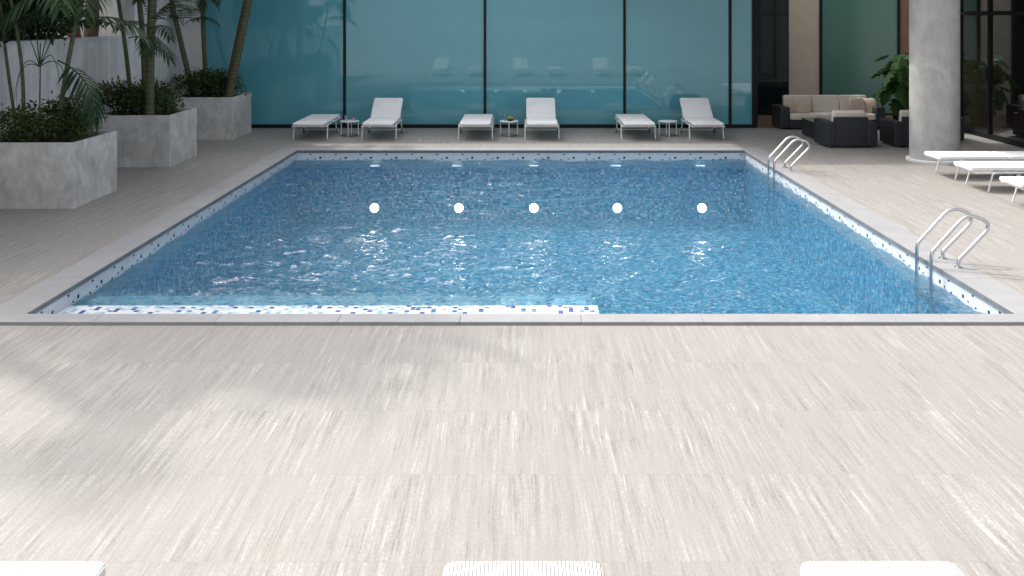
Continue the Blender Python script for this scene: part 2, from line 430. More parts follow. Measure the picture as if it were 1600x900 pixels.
def sub(r, h):      # rectangle minus rectangle -> list
    x0, y0, x1, y1 = r; a0, b0, a1, b1 = h
    if x1 <= a0 or x0 >= a1 or y1 <= b0 or y0 >= b1: return [r]
    o = []
    if y0 < b0: o.append((x0, y0, x1, b0))
    if y1 > b1: o.append((x0, b1, x1, y1))
    yy0, yy1 = max(y0, b0), min(y1, b1)
    if x0 < a0: o.append((x0, yy0, a0, yy1))
    if x1 > a1: o.append((a1, yy0, x1, yy1))
    return o
nt = 0; rest = MB(); XL, XR = -8.5, 11.0
i0 = -11
for j in range(-10, 17):
    y0 = CY0 + j*T; y1 = y0 + T
    for i in range(-11, 13):
        x0 = .31 + i*T; x1 = x0 + T
        r = (max(x0, XL), max(y0, .4), min(x1, XR), min(y1, FZ))
        if r[2]-r[0] < .03 or r[3]-r[1] < .03: continue
        for q in sub(r, (-CX, CY0, CX, CY1)):
            w, d = q[2]-q[0], q[3]-q[1]
            if w < .03 or d < .03: continue
            if visible(*q) and nt < 300:
                o = ob('paving_tile', tile_mesh(w-.0003, d-.0003), deck); nt += 1
                o.location = ((q[0]+q[2])/2, (q[1]+q[3])/2, 0)
            else:
                rest.quad((q[0]+GAP, q[1]+GAP, -.001), (q[2]-GAP, q[1]+GAP, -.001), (q[2]-GAP, q[3]-GAP, -.001), (q[0]+GAP, q[3]-GAP, -.001))
rest.build('paving_beyond_view', MAT['trav_ground'], deck, kind='stuff')

# ------------------------------------------------------------------ pool basin
pool = bpy.data.objects.new('swimming_pool', None); COL.objects.link(pool); pool['kind'] = 'structure'
th = .2; ZW = CT-.06; wl_ = .02         # walls sit 2 cm behind the coping lip
wx, wy0, wy1 = PX+wl_, PY0-wl_, PY1+wl_
ZB = -.36
MB().box(-wx-th, wy1, ZB, wx+th, wy1+th, ZW).build('tiled_end_wall', MAT['tile_xz'], pool)
MB().box(-wx-th, wy0-th, ZB, wx+th, wy0, ZW).build('tiled_end_wall', MAT['tile_xz'], pool)
MB().box(-wx-th, wy0, ZB, -wx, wy1, ZW).build('tiled_side_wall', MAT['tile_yz'], pool)
MB().box(wx, wy0, ZB, wx+th, wy1, ZW).build('tiled_side_wall', MAT['tile_yz'], pool)
MB().box(-wx-th, wy1, PD-.1, wx+th, wy1+th, ZB).build('lower_end_wall', MAT['blue_xz'], pool)
MB().box(-wx-th, wy0-th, PD-.1, wx+th, wy0, ZB).build('lower_end_wall', MAT['blue_xz'], pool)
MB().box(-wx-th, wy0, PD-.1, -wx, wy1, ZB).build('lower_side_wall', MAT['blue_yz'], pool)
MB().box(wx, wy0, PD-.1, wx+th, wy1, ZB).build('lower_side_wall', MAT['blue_yz'], pool)
MB().box(-wx, wy0, PD-.1, wx, wy1, PD).build('pool_floor', MAT['floor'], pool)
LX = .81; LY = 9.56
MB().box(-wx+.002, wy0+.002, -.6, LX, LY, -.168).build('ledge', MAT['ledge'], pool)
MB().box(-wx+.002, LY+.002, PD+.002, LX-.03, 10.15, -.25).build('step', MAT['upper_step'], pool)
MB().box(-wx+.002, 10.152, PD+.002, LX-.03, 10.55, -.50).build('step', MAT['step'], pool)
MB().box(-wx+.002, 10.552, PD+.002, LX-.03, 10.95, -.80).build('step', MAT['step'], pool)
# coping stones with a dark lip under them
def coping_run(x0, y0, x1, y1, along, n):
    for k in range(n):
        if along == 'x':
            a, b = x0+(x1-x0)*k/n, x0+(x1-x0)*(k+1)/n; q = (a+.0015, y0, b-.0015, y1)
        else:
            a, b = y0+(y1-y0)*k/n, y0+(y1-y0)*(k+1)/n; q = (x0, a+.0015, x1, b-.0015)
        key = ('cop', round(q[2]-q[0], 3), round(q[3]-q[1], 3))
        if key not in mesh_cache:
            w, d = (q[2]-q[0])/2, (q[3]-q[1])/2
            mesh_cache[key] = MB().box(-w, -d, -.04, w, d, 0).mesh('coping_stone', MAT['coping'], bevel=.005)
        o = ob('coping_stone', mesh_cache[key], pool); o.location = ((q[0]+q[2])/2, (q[1]+q[3])/2, CT)
coping_run(-CX, CY0, CX, PY0, 'x', 9)
coping_run(-CX, PY1, CX, CY1, 'x', 9)
coping_run(-CX, PY0, -PX, PY1, 'y', 9)
coping_run(PX, PY0, CX, PY1, 'y', 9)
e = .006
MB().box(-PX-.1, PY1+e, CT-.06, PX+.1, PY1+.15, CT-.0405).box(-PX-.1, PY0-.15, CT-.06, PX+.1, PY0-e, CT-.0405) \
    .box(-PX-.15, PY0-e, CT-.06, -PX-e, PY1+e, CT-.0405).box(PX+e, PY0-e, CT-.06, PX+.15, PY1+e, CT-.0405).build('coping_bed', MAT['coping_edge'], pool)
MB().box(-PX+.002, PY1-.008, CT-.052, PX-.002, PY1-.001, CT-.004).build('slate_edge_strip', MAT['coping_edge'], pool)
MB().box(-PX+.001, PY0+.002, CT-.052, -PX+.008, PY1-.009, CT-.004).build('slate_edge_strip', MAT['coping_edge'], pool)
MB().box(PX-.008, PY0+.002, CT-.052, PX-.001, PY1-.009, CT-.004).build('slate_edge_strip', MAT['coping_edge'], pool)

# water surface: real ripples
def water_mesh():
    rng = np.random.default_rng(3)
    nx, ny = 420, 480
    xs = np.linspace(-wx+.001, wx-.001, nx); ys = np.linspace(wy0+.001, wy1-.001, ny)
    X, Y = np.meshgrid(xs, ys); Z = np.zeros_like(X)
    XW = X + .05*np.sin(Y*3.1+1)+.04*np.sin(X*2.3+Y*1.7); YW = Y + .05*np.sin(X*2.7)+.04*np.sin(X*1.3-Y*2.9)
    for k in range(64):
        lam = .085*(1.04**k); ang = rng.normal(PI/2+.08, .52); kk = 2*PI/lam
        Z += lam**.7*np.sin(kk*(math.cos(ang)*XW + math.sin(ang)*YW) + rng.uniform(0, 6.28))
    gy, gx = np.gradient(Z, ys[1]-ys[0], xs[1]-xs[0]); Z *= .25/math.sqrt((gx**2+gy**2).mean())
    amp = .8 + .35*np.sin(X*.7+Y*.45+1)*np.sin(Y*.9-X*.3)
    Z = WZ + Z*amp + .0012
    me = bpy.data.meshes.new('pool_water')
    co = np.stack([X, Y, Z], -1).reshape(-1, 3)
    idx = np.arange(nx*ny).reshape(ny, nx)
    q = np.stack([idx[:-1, :-1], idx[:-1, 1:], idx[1:, 1:], idx[1:, :-1]], -1).reshape(-1, 4)
    me.from_pydata(co.tolist(), [], q.tolist()); me.materials.append(MAT['water'])
    me.polygons.foreach_set('use_smooth', [True]*len(me.polygons)); return me
ob('pool_water', water_mesh(), kind='structure')

# ------------------------------------------------------------------ teal glass pavilion
pav = thing('glass_pavilion', 'long teal glass building front with black mullions behind the pool', 'building', (0, FZ, 0))
PH = 4.45
mull = [-8.16, -4.54, -.92, 2.68, 5.40, 6.0]
for a, b in zip(mull[:-1], mull[1:]):
    o = MB().box(-(b-a)/2+.034, -.02, .09, (b-a)/2-.034, .02, PH-.1).build('glass_pane', MAT['teal'], pav); o.location = ((a+b)/2, .05, 0)
    o.rotation_euler = (0, 0, R(random.uniform(-.04, .04)))
for x in mull[:-1]:
    if x > -8: MB().box(x-.032, -.02, .09, x+.032, .12, PH-.1).build('mullion', MAT['black'], pav)
MB().box(5.965, -.03, .09, 6.10, .14, PH-.1).build('corner_mullion', MAT['black'], pav)
MB().box(-8.16, -.03, 0, 6.10, .14, .088).build('bottom_rail', MAT['black'], pav)
MB().box(-8.16, -.03, PH-.098, 6.10, .14, PH).build('top_rail', MAT['black'], pav)
MB().box(-8.3, .0, PH+.002, 6.2, 12, PH+.3).build('roof', MAT['roof'], pav)
MB().box(-8.16, .15, 0, 6.02, .3, PH-.003).build('backing_wall', MAT['darkmetal'], pav)

# lounge recess
rec = thing('lounge_building', 'dark recessed building front with a green glass panel behind the sofa', 'building', (0, 26.3, 0))
def panel(x0, x1, z0, z1, y, mat, name):
    return MB().box(x0, y, z0, x1, y+.08, z1).build(name, MAT[mat], rec)
panel(6.06, 7.80, .10, 7.2, 0, 'darkglass', 'dark_glass_pane')
panel(6.06, 7.80, 0, .098, -.03, 'black', 'bottom_rail')
panel(7.802, 8.68, 0, 7.2, -.02, 'cream', 'cream_wall_panel')
panel(8.682, 8.76, 0, 7.2, -.05, 'black', 'panel_frame')
panel(8.762, 10.96, .06, 7.2, 0, 'green', 'green_glass_panel')
panel(8.762, 10.96, 0, .058, -.03, 'black', 'bottom_rail')
panel(10.962, 11.03, 0, 7.2, -.05, 'black', 'panel_frame')
panel(11.032, 17.2, 0, 7.2, 0, 'brownwall', 'brown_wall_panel')
MB().box(.042, -3.0+.14, .09, .08, -.002, 4.5).build('side_glass_pane', MAT['darkglass'], rec).location = (6.06, 0, 0)
# floorboards of the recess
fl = bpy.data.objects.new('recess_floor', None); COL.objects.link(fl); fl['kind'] = 'structure'
bmesh_board = MB().box(-2.7, -.145, -.03, 2.7, .145, 0).mesh('floorboard', MAT['wood'], bevel=.002, seg=1)
for k in range(10):
    o = ob('floorboard', bmesh_board, fl); o.location = (8.84, FZ+.15+.296*k, -.001)
# canopy over the lounge (above the frame)
can = thing('lounge_canopy', 'flat concrete canopy above the lounge carried by the round column', 'canopy', (9, 20, 4.5))
MB().box(-2.8, -2.8, .01, 6, 3.2, .35).build('slab', MAT['roof'], can)
MB().box(-7, .45, .012, -2.802, 3.2, .35).build('slab', MAT['roof'], can)  # unseen side arm, added to shade the deck around the armchairs
# right curtain wall
cw = thing('curtain_wall', 'dark reflective glass wall running along the right side of the lounge', 'glass wall', (11.0, 0, 0))
ys = [22.62, 21.22, 18.6, 16.0, 13.4, 10.8, 8.2]
for a, b in zip(ys[:-1], ys[1:]):
    MB().box(.02, b+.035, .12, .05, a-.035, 2.90).build('glass_pane', MAT['brownglass'], cw)
    MB().box(.02, b+.035, 3.0, .05, a-.035, 4.5).build('glass_pane', MAT['brownglass'], cw)
for y in ys: MB().box(-.03, y-.034, 0, .10, y+.034, 4.5).build('mullion', MAT['black'], cw)
MB().box(-.028, 8.2, .0, .098, 22.62, .118).build('bottom_rail', MAT['black'], cw)
MB().box(-.026, 8.2, 2.91, .096, 22.62, 2.99).build('transom', MAT['black'], cw)
MB().box(.12, 8.2, 0, .2, 22.6, 4.5).build('backing_wall', MAT['darkmetal'], cw)

# column
colm = thing('round_column', 'thick round raw concrete column standing beside the lounge armchairs', 'column', (8.26, 18.05, 0))
MB().lathe([(.465, .052), (.465, 4.5)], 72).build('shaft', MAT['column'], colm, smooth=True)
MB().lathe([(.53, 0), (.53, .045), (.522, .051)], 72).build('base_ring', MAT['whitewall'], colm, smooth=True)

# left walls
wl1 = thing('garden_wall', 'low grey plastered garden wall behind the concrete planters', 'wall', (-8.5, 0, 0))
MB().box(-.25, 4, 0, 0, 19.9, 2.40).build('wall_body', MAT['wallplaster'], wl1)
MB().box(-.28, 4, 2.402, .012, 19.9, 2.46).build('coping_slab', MAT['wallplaster'], wl1)
wl2 = thing('tall_side_wall', 'tall grey wall between the garden wall and the teal glass', 'wall', (-8.5, 0, 0))
MB().box(-.3, 19.902, 0, .0, 23.28, 5.2).build('wall_body', MAT['wallplaster'], wl2)
MB().box(.002, 23.20, 0, .335, 23.45, 5.2).build('end_pier', MAT['whitewall'], wl2)
wl3 = thing('far_boundary_wall', 'pale wall beyond the garden wall seen through the leaves', 'wall', (-13, 24, 0))
MB().box(-9, 0, 0, 3.8, .3, 6).build('wall_body', MAT['wallplaster'], wl3)

# the terrace wall under the camera (mirrored in the glass)
MAT['terrace'] = concrete('terrace_plaster', (.36, .37, .37), (.46, .47, .47))
tw = thing('terrace_wall', 'white terrace wall along the near row of sun loungers', 'wall', (0, .2, 0))
MB().box(-7.2, 0, 0, 7.5, .22, 2.40).build('wall_body', MAT['terrace'], tw)
MB().box(-7.22, -.02, 2.402, 7.52, .23, 2.45).build('coping_slab', MAT['whitewall'], tw)
nb = thing('neighbouring_building', 'plain grey building far behind the terrace wall, seen only mirrored in the teal glass', 'building', (0, -24, 0))
MB().box(-45, -10, 0, 45, 0, 4.6).build('wall', MAT['roof'], nb)

# ------------------------------------------------------------------ sun loungers
LW = .36
def lounger_parts(root, raised, cloth='white_sling'):
    # local: foot end at y=0, head at y=2
    H = .36
    def slab(y0, y1, name):
        mb = MB().box(-LW, y0, H-.012, LW, y1, H+.04)
        me = mb.mesh(name, MAT[cloth])
        bm = bmesh.new(); bm.from_mesh(me)
        ve = [e_ for e_ in bm.edges if abs(e_.verts[0].co.z-e_.verts[1].co.z) > .02]
        bmesh.ops.bevel(bm, geom=ve, offset=.055, segments=5, profile=.5, affect='EDGES')
        top = [e_ for e_ in bm.edges if e_.verts[0].co.z > H+.03 and e_.verts[1].co.z > H+.03 and len(e_.link_faces) == 2 and any(abs(f.normal.z) < .5 for f in e_.link_faces)]
        bmesh.ops.bevel(bm, geom=top, offset=.012, segments=3, profile=.5, affect='EDGES')
        bm.to_mesh(me); bm.free()
        me.polygons.foreach_set('use_smooth', [True]*len(me.polygons))
        me.set_sharp_from_angle(angle=R(35))
        return ob(name, me, root)
    hy = 1.22
    slab(0, hy-.004, 'seat_sling')
    bk = slab(hy+.004, 2.0, 'back_sling')
    if raised:
        a = R(34)
        M4 = Matrix.Translation((0, hy, H)) @ Matrix.Rotation(a, 4, 'X') @ Matrix.Translation((0, -hy, -H))
        bk.data.transform(M4)
    # frame: two side rails and foot / head bars
    fr = MB()
    for s in (-1, 1):
        fr.tube(fillet([(s*.375, .06, .315), (s*.375, hy+.1, .315), (s*.375, 1.97 if not raised else 1.5, .315)], .03), .016, 8)
    fr.tube([(-.375, .06, .315), (.375, .06, .315)], .014, 8).tube([(-.375, hy, .315), (.375, hy, .315)], .012, 8)
    if not raised: fr.tube([(-.375, 1.97, .315), (.375, 1.97, .315)], .014, 8)
    fr.build('frame', MAT['whitemetal'], root, smooth=True)
    if raised:
        for s in (-1, 1): MB().tube([(s*.345, 1.42, .31), (s*.345, hy+.42*math.cos(R(34)), H+.42*math.sin(R(34))-.02)], .009, 8).build('back_stay', MAT['whitemetal'], root, smooth=True)
    for s in (-1, 1):
        MB().tube(fillet([(s*.39, .40, .325), (s*.392, .33, .30), (s*.40, .25, 0.0)], .05), .015, 8).build('leg', MAT['whitemetal'], root, smooth=True)
        MB().tube(fillet([(s*.39, 1.20, .325), (s*.392, 1.27, .30), (s*.39, 1.36, .08)], .05), .015, 8).build('leg', MAT['whitemetal'], root, smooth=True)
        w = MB().tube([(s*.398, 1.36, .07), (s*.425, 1.36, .07)], .07, 20).build('wheel', MAT['rubber'], root, smooth=True)
        MB().tube([(s*.426, 1.36, .07), (s*.432, 1.36, .07)], .045, 16).build('rim', MAT['whitemetal'], w, smooth=True)
    MB().tube([(-.398, 1.36, .085), (.398, 1.36, .085)], .011, 8).build('axle', MAT['whitemetal'], root, smooth=True)
def lounger(raised, label, loc, rz, group, cloth='white_sling'):
    t = thing('sun_lounger', label, 'sun lounger', loc, rz, group); lounger_parts(t, raised, cloth); return t
far_g = 'white sun loungers in front of the teal glass'
FY = 20.93
flat = lounger(False, 'flat white sun lounger at the left end of the row before the teal glass', (-4.93, FY, 0), 0, far_g)
rais = lounger(True, 'raised-back white sun lounger right of the side table with pink drinks', (-3.32, FY, 0), 0, far_g)
dup(flat, (-1.06, FY, 0), 0, 'flat white sun lounger left of the side table with the fruit bowl')
dup(rais, (.50, FY, 0), 0, 'raised-back white sun lounger right of the side table with the fruit bowl')
dup(flat, (2.76, FY, 0), 0, 'flat white sun lounger left of the bare side table')
dup(rais, (4.36, FY, 0), 0, 'raised-back white sun lounger right of the bare side table, nearest the lounge')
near_g = 'white ribbed sun loungers under the camera'
nr = lounger(True, 'ribbed white sun lounger at the bottom edge, middle one of three', (.012, 4.15, 0), PI, near_g, 'rib')
nf = lounger(False, 'ribbed white sun lounger at the bottom right edge of the photo', (1.63, 4.15, 0), PI, near_g, 'rib')
for f_, x, lab in ((nf, -2.245, 'ribbed white sun lounger at the bottom left edge of the photo'),
                   (nr, -3.87, 'white sun lounger with raised back seen only mirrored at the left in the teal glass'),
                   (nr, 3.9, 'white sun lounger with raised back seen only mirrored at the right in the teal glass'),
                   (nf, 5.5, 'flat white sun lounger seen only mirrored at the far right in the teal glass')):
    dup(f_, (x, 4.15, 0), PI, lab)
right_g = 'flat white sun loungers beside the column'
for y, lab in ((16.33, 'flat white sun lounger right in front of the round concrete column'),
               (15.20, 'flat white sun lounger in the middle of the three at the right edge'),
               (13.72, 'flat white sun lounger cut by the right edge, nearest to the camera')):
    o = dup(flat, (7.42, y, .03), -PI/2, lab); o['group'] = right_g; o.scale = (.92, 1, 1); o.location.z = 0

# ------------------------------------------------------------------ side tables
def table(label, loc):
    t = thing('side_table', label, 'side table', loc, 0, 'round white side tables between the loungers')
    MB().lathe([(.22, .345), (.228, .349), (.228, .362), (.22, .366)], 36).build('table_top', MAT['whitemetal'], t, smooth=True)
    for k in range(4):
        a = PI/4*0 + k*PI/2 - PI/2
        MB().tube([(.205*math.cos(a), .205*math.sin(a), .346), (.205*math.cos(a), .205*math.sin(a), 0)], .011, 8).build('leg', MAT['whitemetal'], t, smooth=True)
    r = MB(); r.tube([(.205*math.cos(2*PI*k/32), .205*math.sin(2*PI*k/32), .022) for k in range(33)], .008, 6, False); r.build('base_ring', MAT['darkmetal'], t, smooth=True)
    return t
TY = 21.75
t1 = table('round white side table with two pink drinks, left one of three', (-4.11, TY, 0))
dup(t1, (-.28, TY, 0), 0, 'round white side table carrying the fruit bowl')
dup(t1, (3.54, TY, 0), 0, 'bare round white side table, right one of three')
def tumbler(label, loc, h=.11):
    t = thing('drinking_glass', label, 'glass', loc, 0, 'drinks on the side tables')
    MB().lathe([(.030, 0), (.036, h), (.034, h), (.028, .006)], 20).build('glass_body', MAT['clear'], t, smooth=True)
    MB().lathe([(.027, .007), (.032, h*.7)], 20).build('drink', MAT['drink'], t, smooth=True)
tumbler('tall pink drink in a clear glass on the left side table', (-4.20, TY, .367), .13)
tumbler('short pink drink in a clear glass on the left side table', (-4.02, TY+.03, .367), .08)
wgl = thing('stemmed_glass', 'clear stemmed glass beside the fruit bowl', 'glass', (-.37, TY+.02, .367))
MB().lathe([(.033, 0), (.033, .003), (.004, .008), (.004, .08), (.02, .10), (.036, .14), (.033, .19), (.031, .19), (.033, .14), (.012, .10)], 20).build('glass_body', MAT['clear'], wgl, smooth=True)
fb = thing('fruit_bowl', 'small dark bowl of green fruit on the middle side table', 'bowl', (-.25, TY-.03, .367))
MB().lathe([(.05, 0), (.085, .02), (.105, .055), (.10, .055), (.08, .025), (.02, .01)], 24).build('bowl', MAT['bowl'], fb, smooth=True)
for k, (a, b, c_) in enumerate(((-.04, 0, .055), (.04, .01, .055), (0, -.03, .06), (0, .035, .055), (.005, 0, .09))):
    MB().ball((a, b, c_), .034, 14, 9).build('fruit', MAT['lime' if k != 1 else 'yellow'], fb, smooth=True)

# ------------------------------------------------------------------ pool ladders
def ladder(label, loc):
    t = thing('pool_ladder', label, 'pool ladder', loc, 0, 'chrome pool ladders on the right edge')
    # x offsets are from the coping's inner edge, z from the deck
    path = fillet([(-.085, 0, -1.0), (-.085, 0, .20), (.33, 0, .655), (.62, 0, .52), (.22, 0, .11), (.22, 0, CT)], [.05, .20, .17, .05], 9)
    for y in (-.19, .19):
        p = [(q.x, y, q.z) for q in path]
        MB().tube(p, .0205, 14).build('handrail', MAT['chrome'], t, smooth=True)
        MB().lathe([(.045, CT+.0005), (.045, CT+.008), (.026, CT+.014)], 24, (.22, y, 0)).build('flange', MAT['chrome'], t, smooth=True)
    for z in (-.36, -.62, -.88):
        MB().box(-.13, -.19, z, -.045, .19, z+.025).build('tread', MAT['chrome'], t, bevel=.006)
    return t
l1 = ladder('near chrome pool ladder at the right front corner', (PX, 10.48, 0))
dup(l1, (PX, 16.86, 0), 0, 'far chrome pool ladder at the right rear corner near the armchairs')

# ------------------------------------------------------------------ lamps in the pool
for k, x in enumerate((-2.146, -.906, .193, 1.42, 2.66)):
    lab = ['leftmost round white lamp glowing over the pool', 'second round white lamp from the left over the pool', 'middle round white lamp of the five over the pool',
           'second round white lamp from the right over the pool', 'rightmost round white lamp glowing over the pool'][k]
    t = thing('pool_lamp', lab, 'lamp', (x, 13.27, 0), 0, 'five round lamps over the water')
    gb = MB().ball((0, 0, 0), .061, 28, 18)
    front = MB(); front.v = gb.v; front.f = [f for f in gb.f if sum(gb.v[i][1] for i in f)/len(f) <= .012]
    back = MB(); back.v = gb.v; back.f = [f for f in gb.f if sum(gb.v[i][1] for i in f)/len(f) > .012]
    def prune(q):
        me = q[0].build(q[1], MAT[q[2]], t, smooth=True); me.location = (0, 0, .073)
        bm = bmesh.new(); bm.from_mesh(me.data); bmesh.ops.delete(bm, geom=[v for v in bm.verts if not v.link_faces], context='VERTS'); bm.to_mesh(me.data); bm.free()
    prune((front, 'globe', 'globe')); prune((back, 'added_glow_shield', 'whitemetal'))  # opaque rear half added so the glow is not mirrored in the teal glass
    MB().tube([(0, 0, .01), (0, 0, PD)], .0025, 6).build('stem', MAT['clear'], t)
for k, x in enumerate((-3.1, -1.35, .28, 2.03, 3.82)):
    t = thing('underwater_light', ['leftmost', 'second from left', 'middle', 'second from right', 'rightmost'][k] + ' underwater light on the far pool wall', 'pool light', (x, wy1-.001, -.30), 0, 'lights under water on the far pool wall')
    MB().box(-.11, -.02, -.02, .11, 0, .02).build('bezel', MAT['chrome'], t, smooth=True)
    MB().box(-.10, -.03, -.014, .10, -.021, .014).build('lens', MAT['lens'], t, bevel=.006)

# ------------------------------------------------------------------ lounge furniture (dark wicker)
def rb(x0, y0, z0, x1, y1, z1, mat, name, parent, bevel=.03, seg=3, **kw):
    return MB().box(x0, y0, z0, x1, y1, z1).build(name, MAT[mat], parent, smooth=True, bevel=bevel, seg=seg, **kw)
def soft(w, d, h, mat, name, parent, loc, rot=(0, 0, 0), e=.35):
    me = superq(w, d, h, e); me.materials.append(MAT[mat]); o = ob(name, me, parent); o.location = loc; o.rotation_euler = rot; return o
sofa = thing('wicker_sofa', 'three-seat dark wicker sofa with beige cushions before the green panel', 'sofa', (6.60, 22.95, 0))
SW = 2.66
rb(.0, .0, .03, .24, .86, .57, 'wicker', 'armrest', sofa); rb(SW-.24, 0, .03, SW, .86, .57, 'wicker', 'armrest', sofa)
rb(.242, .02, .03, SW-.242, .84, .24, 'wicker', 'base', sofa, .01); rb(.242, .72, .242, SW-.242, .86, .62, 'wicker', 'backrest', sofa, .02)
cw_ = (SW-.484)/3
for k in range(3):
    x = .242+cw_*(k+.5)
    rb(x-cw_/2+.004, -.02, .245, x+cw_/2-.004, .70, .39, 'cushion', 'seat_cushion', sofa, .045, 4)
    o = rb(x-cw_/2+.008, .0, 0, x+cw_/2-.008, .17, .46, 'cushion', 'back_cushion', sofa, .05, 4); o.location = (0, .52, .38); o.rotation_euler = (R(-10), 0, 0)
for (x, y, z, rx, rz, lab, w) in ((6.98, 23.34, .57, 12, 14, 'tan throw pillow propped in the left corner of the sofa', .40), (7.27, 23.28, .58, 16, -8, 'tan throw pillow second from the left on the sofa', .42),
                               (8.66, 23.27, .585, 16, 10, 'tan throw pillow on the right seat of the sofa', .44), (8.97, 23.32, .56, 10, -30, 'tan throw pillow leaning on the right sofa arm', .40)):
    o = bpy.data.objects.new('throw_pillow', superq(w, .15, .40, .5)); COL.objects.link(o); o.data.materials.append(MAT['pillow'])
    for v in o.data.vertices:      # pulled-out corners
        k = 1 + .20*min(1, abs(v.co.x)/(w/2))*min(1, abs(v.co.z)/.2); v.co.x *= k; v.co.z *= k
        v.co.y *= 1.15 - .9*min(1, (abs(v.co.x)/(w/2))**2*(abs(v.co.z)/.2)**2)
    o.location = (x, y, z); o.rotation_euler = (R(-rx), R(random.uniform(-6, 6)), R(rz)); tag(o, lab, 'pillow', 'throw pillows on the sofa')
def armchair(label, loc, rz=0):
    # faces +y, back towards the camera
    t = thing('wicker_armchair', label, 'armchair', loc, rz, 'dark wicker armchairs')
    rb(-.56, 0, .03, -.34, .88, .56, 'wicker', 'armrest', t); rb(.34, 0, .03, .56, .88, .56, 'wicker', 'armrest', t)
    rb(-.36, .005, .031, .36, .16, .67, 'wicker', 'backrest', t, .02); rb(-.338, .162, .03, .338, .86, .25, 'wicker', 'base', t, .01)
    rb(-.335, .17, .252, .335, .90, .40, 'cushion', 'seat_cushion', t, .045, 4)
    o = rb(-.36, 0, 0, .36, .17, .46, 'cushion', 'back_cushion', t, .055, 4); o.location = (0, .185, .33); o.rotation_euler = (R(8), 0, 0)
    for s in (-1, 1):
        for y in (.06, .8): MB().lathe([(.02, 0), (.02, .032)], 10, (s*.48, y, 0)).build('foot', MAT['chrome'], t)
    return t
a1 = armchair('dark wicker armchair with its back to the pool, left one', (7.24, 19.75, 0))
dup(a1, (8.76, 19.8, 0), 0, 'dark wicker armchair half hidden behind the round column')
dup(a1, (10.17, 21.27, 0), PI/2, 'dark wicker armchair beyond the column near the dark glass wall')
ct = thing('coffee_table', 'low dark wicker coffee table with a glass top before the sofa', 'coffee table', (6.84, 21.15, 0))
for k in range(2):
    rb(.0+.02, .02+.46*k, .02, 1.28, .46+.46*k-.01, .39, 'wicker', 'table_body', ct, .01)
MB().box(0, 0, .392, 1.3, .94, .404).build('glass_top', MAT['clear'], ct, bevel=.003)

# ------------------------------------------------------------------ plants
def frond_mesh(name, L, e0, e1, ll, n, w=.028, droop=.55, seed=0, bare=.18, mat='palm'):
    """one pinnate palm frond growing along +x from the origin"""
    rnd = random.Random(seed); mb = MB(); N = 18; pts = []; p = Vector((0, 0, 0)); tang = []
    for i in range(N+1):
        t = i/N; a = e0 + (e1-e0)*t**1.3
        d = Vector((math.cos(a), 0, math.sin(a))); pts.append(p.copy()); tang.append(d); p = p + d*(L/N)
    mb.tube(pts, [.012*(1-.8*i/N)+.002 for i in range(N+1)], 5)
    for s in (-1, 1):
        for i in range(n):
            t = bare + (1-bare)*(i+.5)/n; f = t*N; k = min(int(f), N-1); q = pts[k].lerp(pts[k+1], f-k); d = tang[k]
            up = Vector((-d.z, 0, d.x)); sweep = .35 + .55*t + rnd.uniform(-.08, .08)
            l = ll*(.45+.75*math.sin(PI*min(1, .12+t*.86)))*rnd.uniform(.85, 1.1)
            out = (Vector((0, s, 0))*math.cos(sweep) + d*math.sin(sweep) + up*.16).normalized()
            side = d*math.cos(sweep) - Vector((0, s, 0))*math.sin(sweep)
            pr = q; b = len(mb.v); M_ = 4
            for j in range(M_+1):
                u = j/M_; ww = w*(.35+1.3*u*(1-u)*2)*(1-u**3)+.0008
                mb.v.append(tuple(pr - side*ww/2 + Vector((0, 0, -.0*u)))); mb.v.append(tuple(pr + side*ww/2))
                dd = (out + Vector((0, 0, -droop*(.3+u*2.0)*rnd.uniform(.8, 1.2)))).normalized(); pr = pr + dd*(l/M_)
            for j in range(M_): mb.f.append((b+2*j, b+2*j+1, b+2*j+3, b+2*j+2))
    return mb.mesh(name, MAT[mat])
FR = [frond_mesh('frond', 1.75, R(58), R(-48), .56, 16, .060, .5, 1), frond_mesh('frond', 1.5, R(30), R(-70), .50, 15, .058, .65, 2),
      frond_mesh('frond', 1.35, R(78), R(10), .48, 14, .054, .4, 3), frond_mesh('frond', 1.25, R(5), R(-80), .52, 14, .056, .7, 4)]
def palm(name, label, base, top, r0, r1, nf, mat='trunk', crown=True, scale=1.0, seed=0, group=None, extra=()):
    rnd = random.Random(seed)
    t = thing(name, label, 'palm', base, 0, group)
    b = Vector((0, 0, 0)); q = Vector(top)-Vector(base); pts = []; rr = []
    side = Vector((rnd.uniform(-.06, .06), rnd.uniform(-.06, .06), 0))
    for i in range(15):
        u = i/14; pts.append(b.lerp(q, u) + side*math.sin(PI*u)); rr.append(r0+(r1-r0)*u + (.15*r0 if i == 0 else 0))
    MB().tube(pts, rr, 12).build('trunk', MAT[mat], t, smooth=True)
    if crown:
        MB().tube([q, q+Vector((0, 0, .28*scale))], [r1*1.15, r1*.6], 10).build('crownshaft', MAT['palm'], t, smooth=True)
        for k in range(nf):
            f = ob('frond', FR[(0, 1, 0, 3, 2)[k % 5]], t)
            f.location = q + Vector((0, 0, .22*scale)); f.rotation_euler = (rnd.uniform(-.2, .2), rnd.uniform(-.12, .2), k*2.399+rnd.uniform(-.3, .3)+seed)
            f.scale = [scale*rnd.uniform(.85, 1.1)]*3
    for (x, y, z, rz, ry, sc, which) in extra:
        f = ob('frond', FR[which], t); f.location = (x-base[0], y-base[1], z-base[2]); f.rotation_euler = (0, ry, rz); f.scale = (sc, sc, sc)
    return t
def W_(px, py, y):      # photo pixel to world at depth y
    return ((px-813.5)*y/1413, y, 2.9-(py-24)*y/1413)
SH = .93
def base_at(px, y): x = (px-813.5)*y/1413; return (x, y, SH)
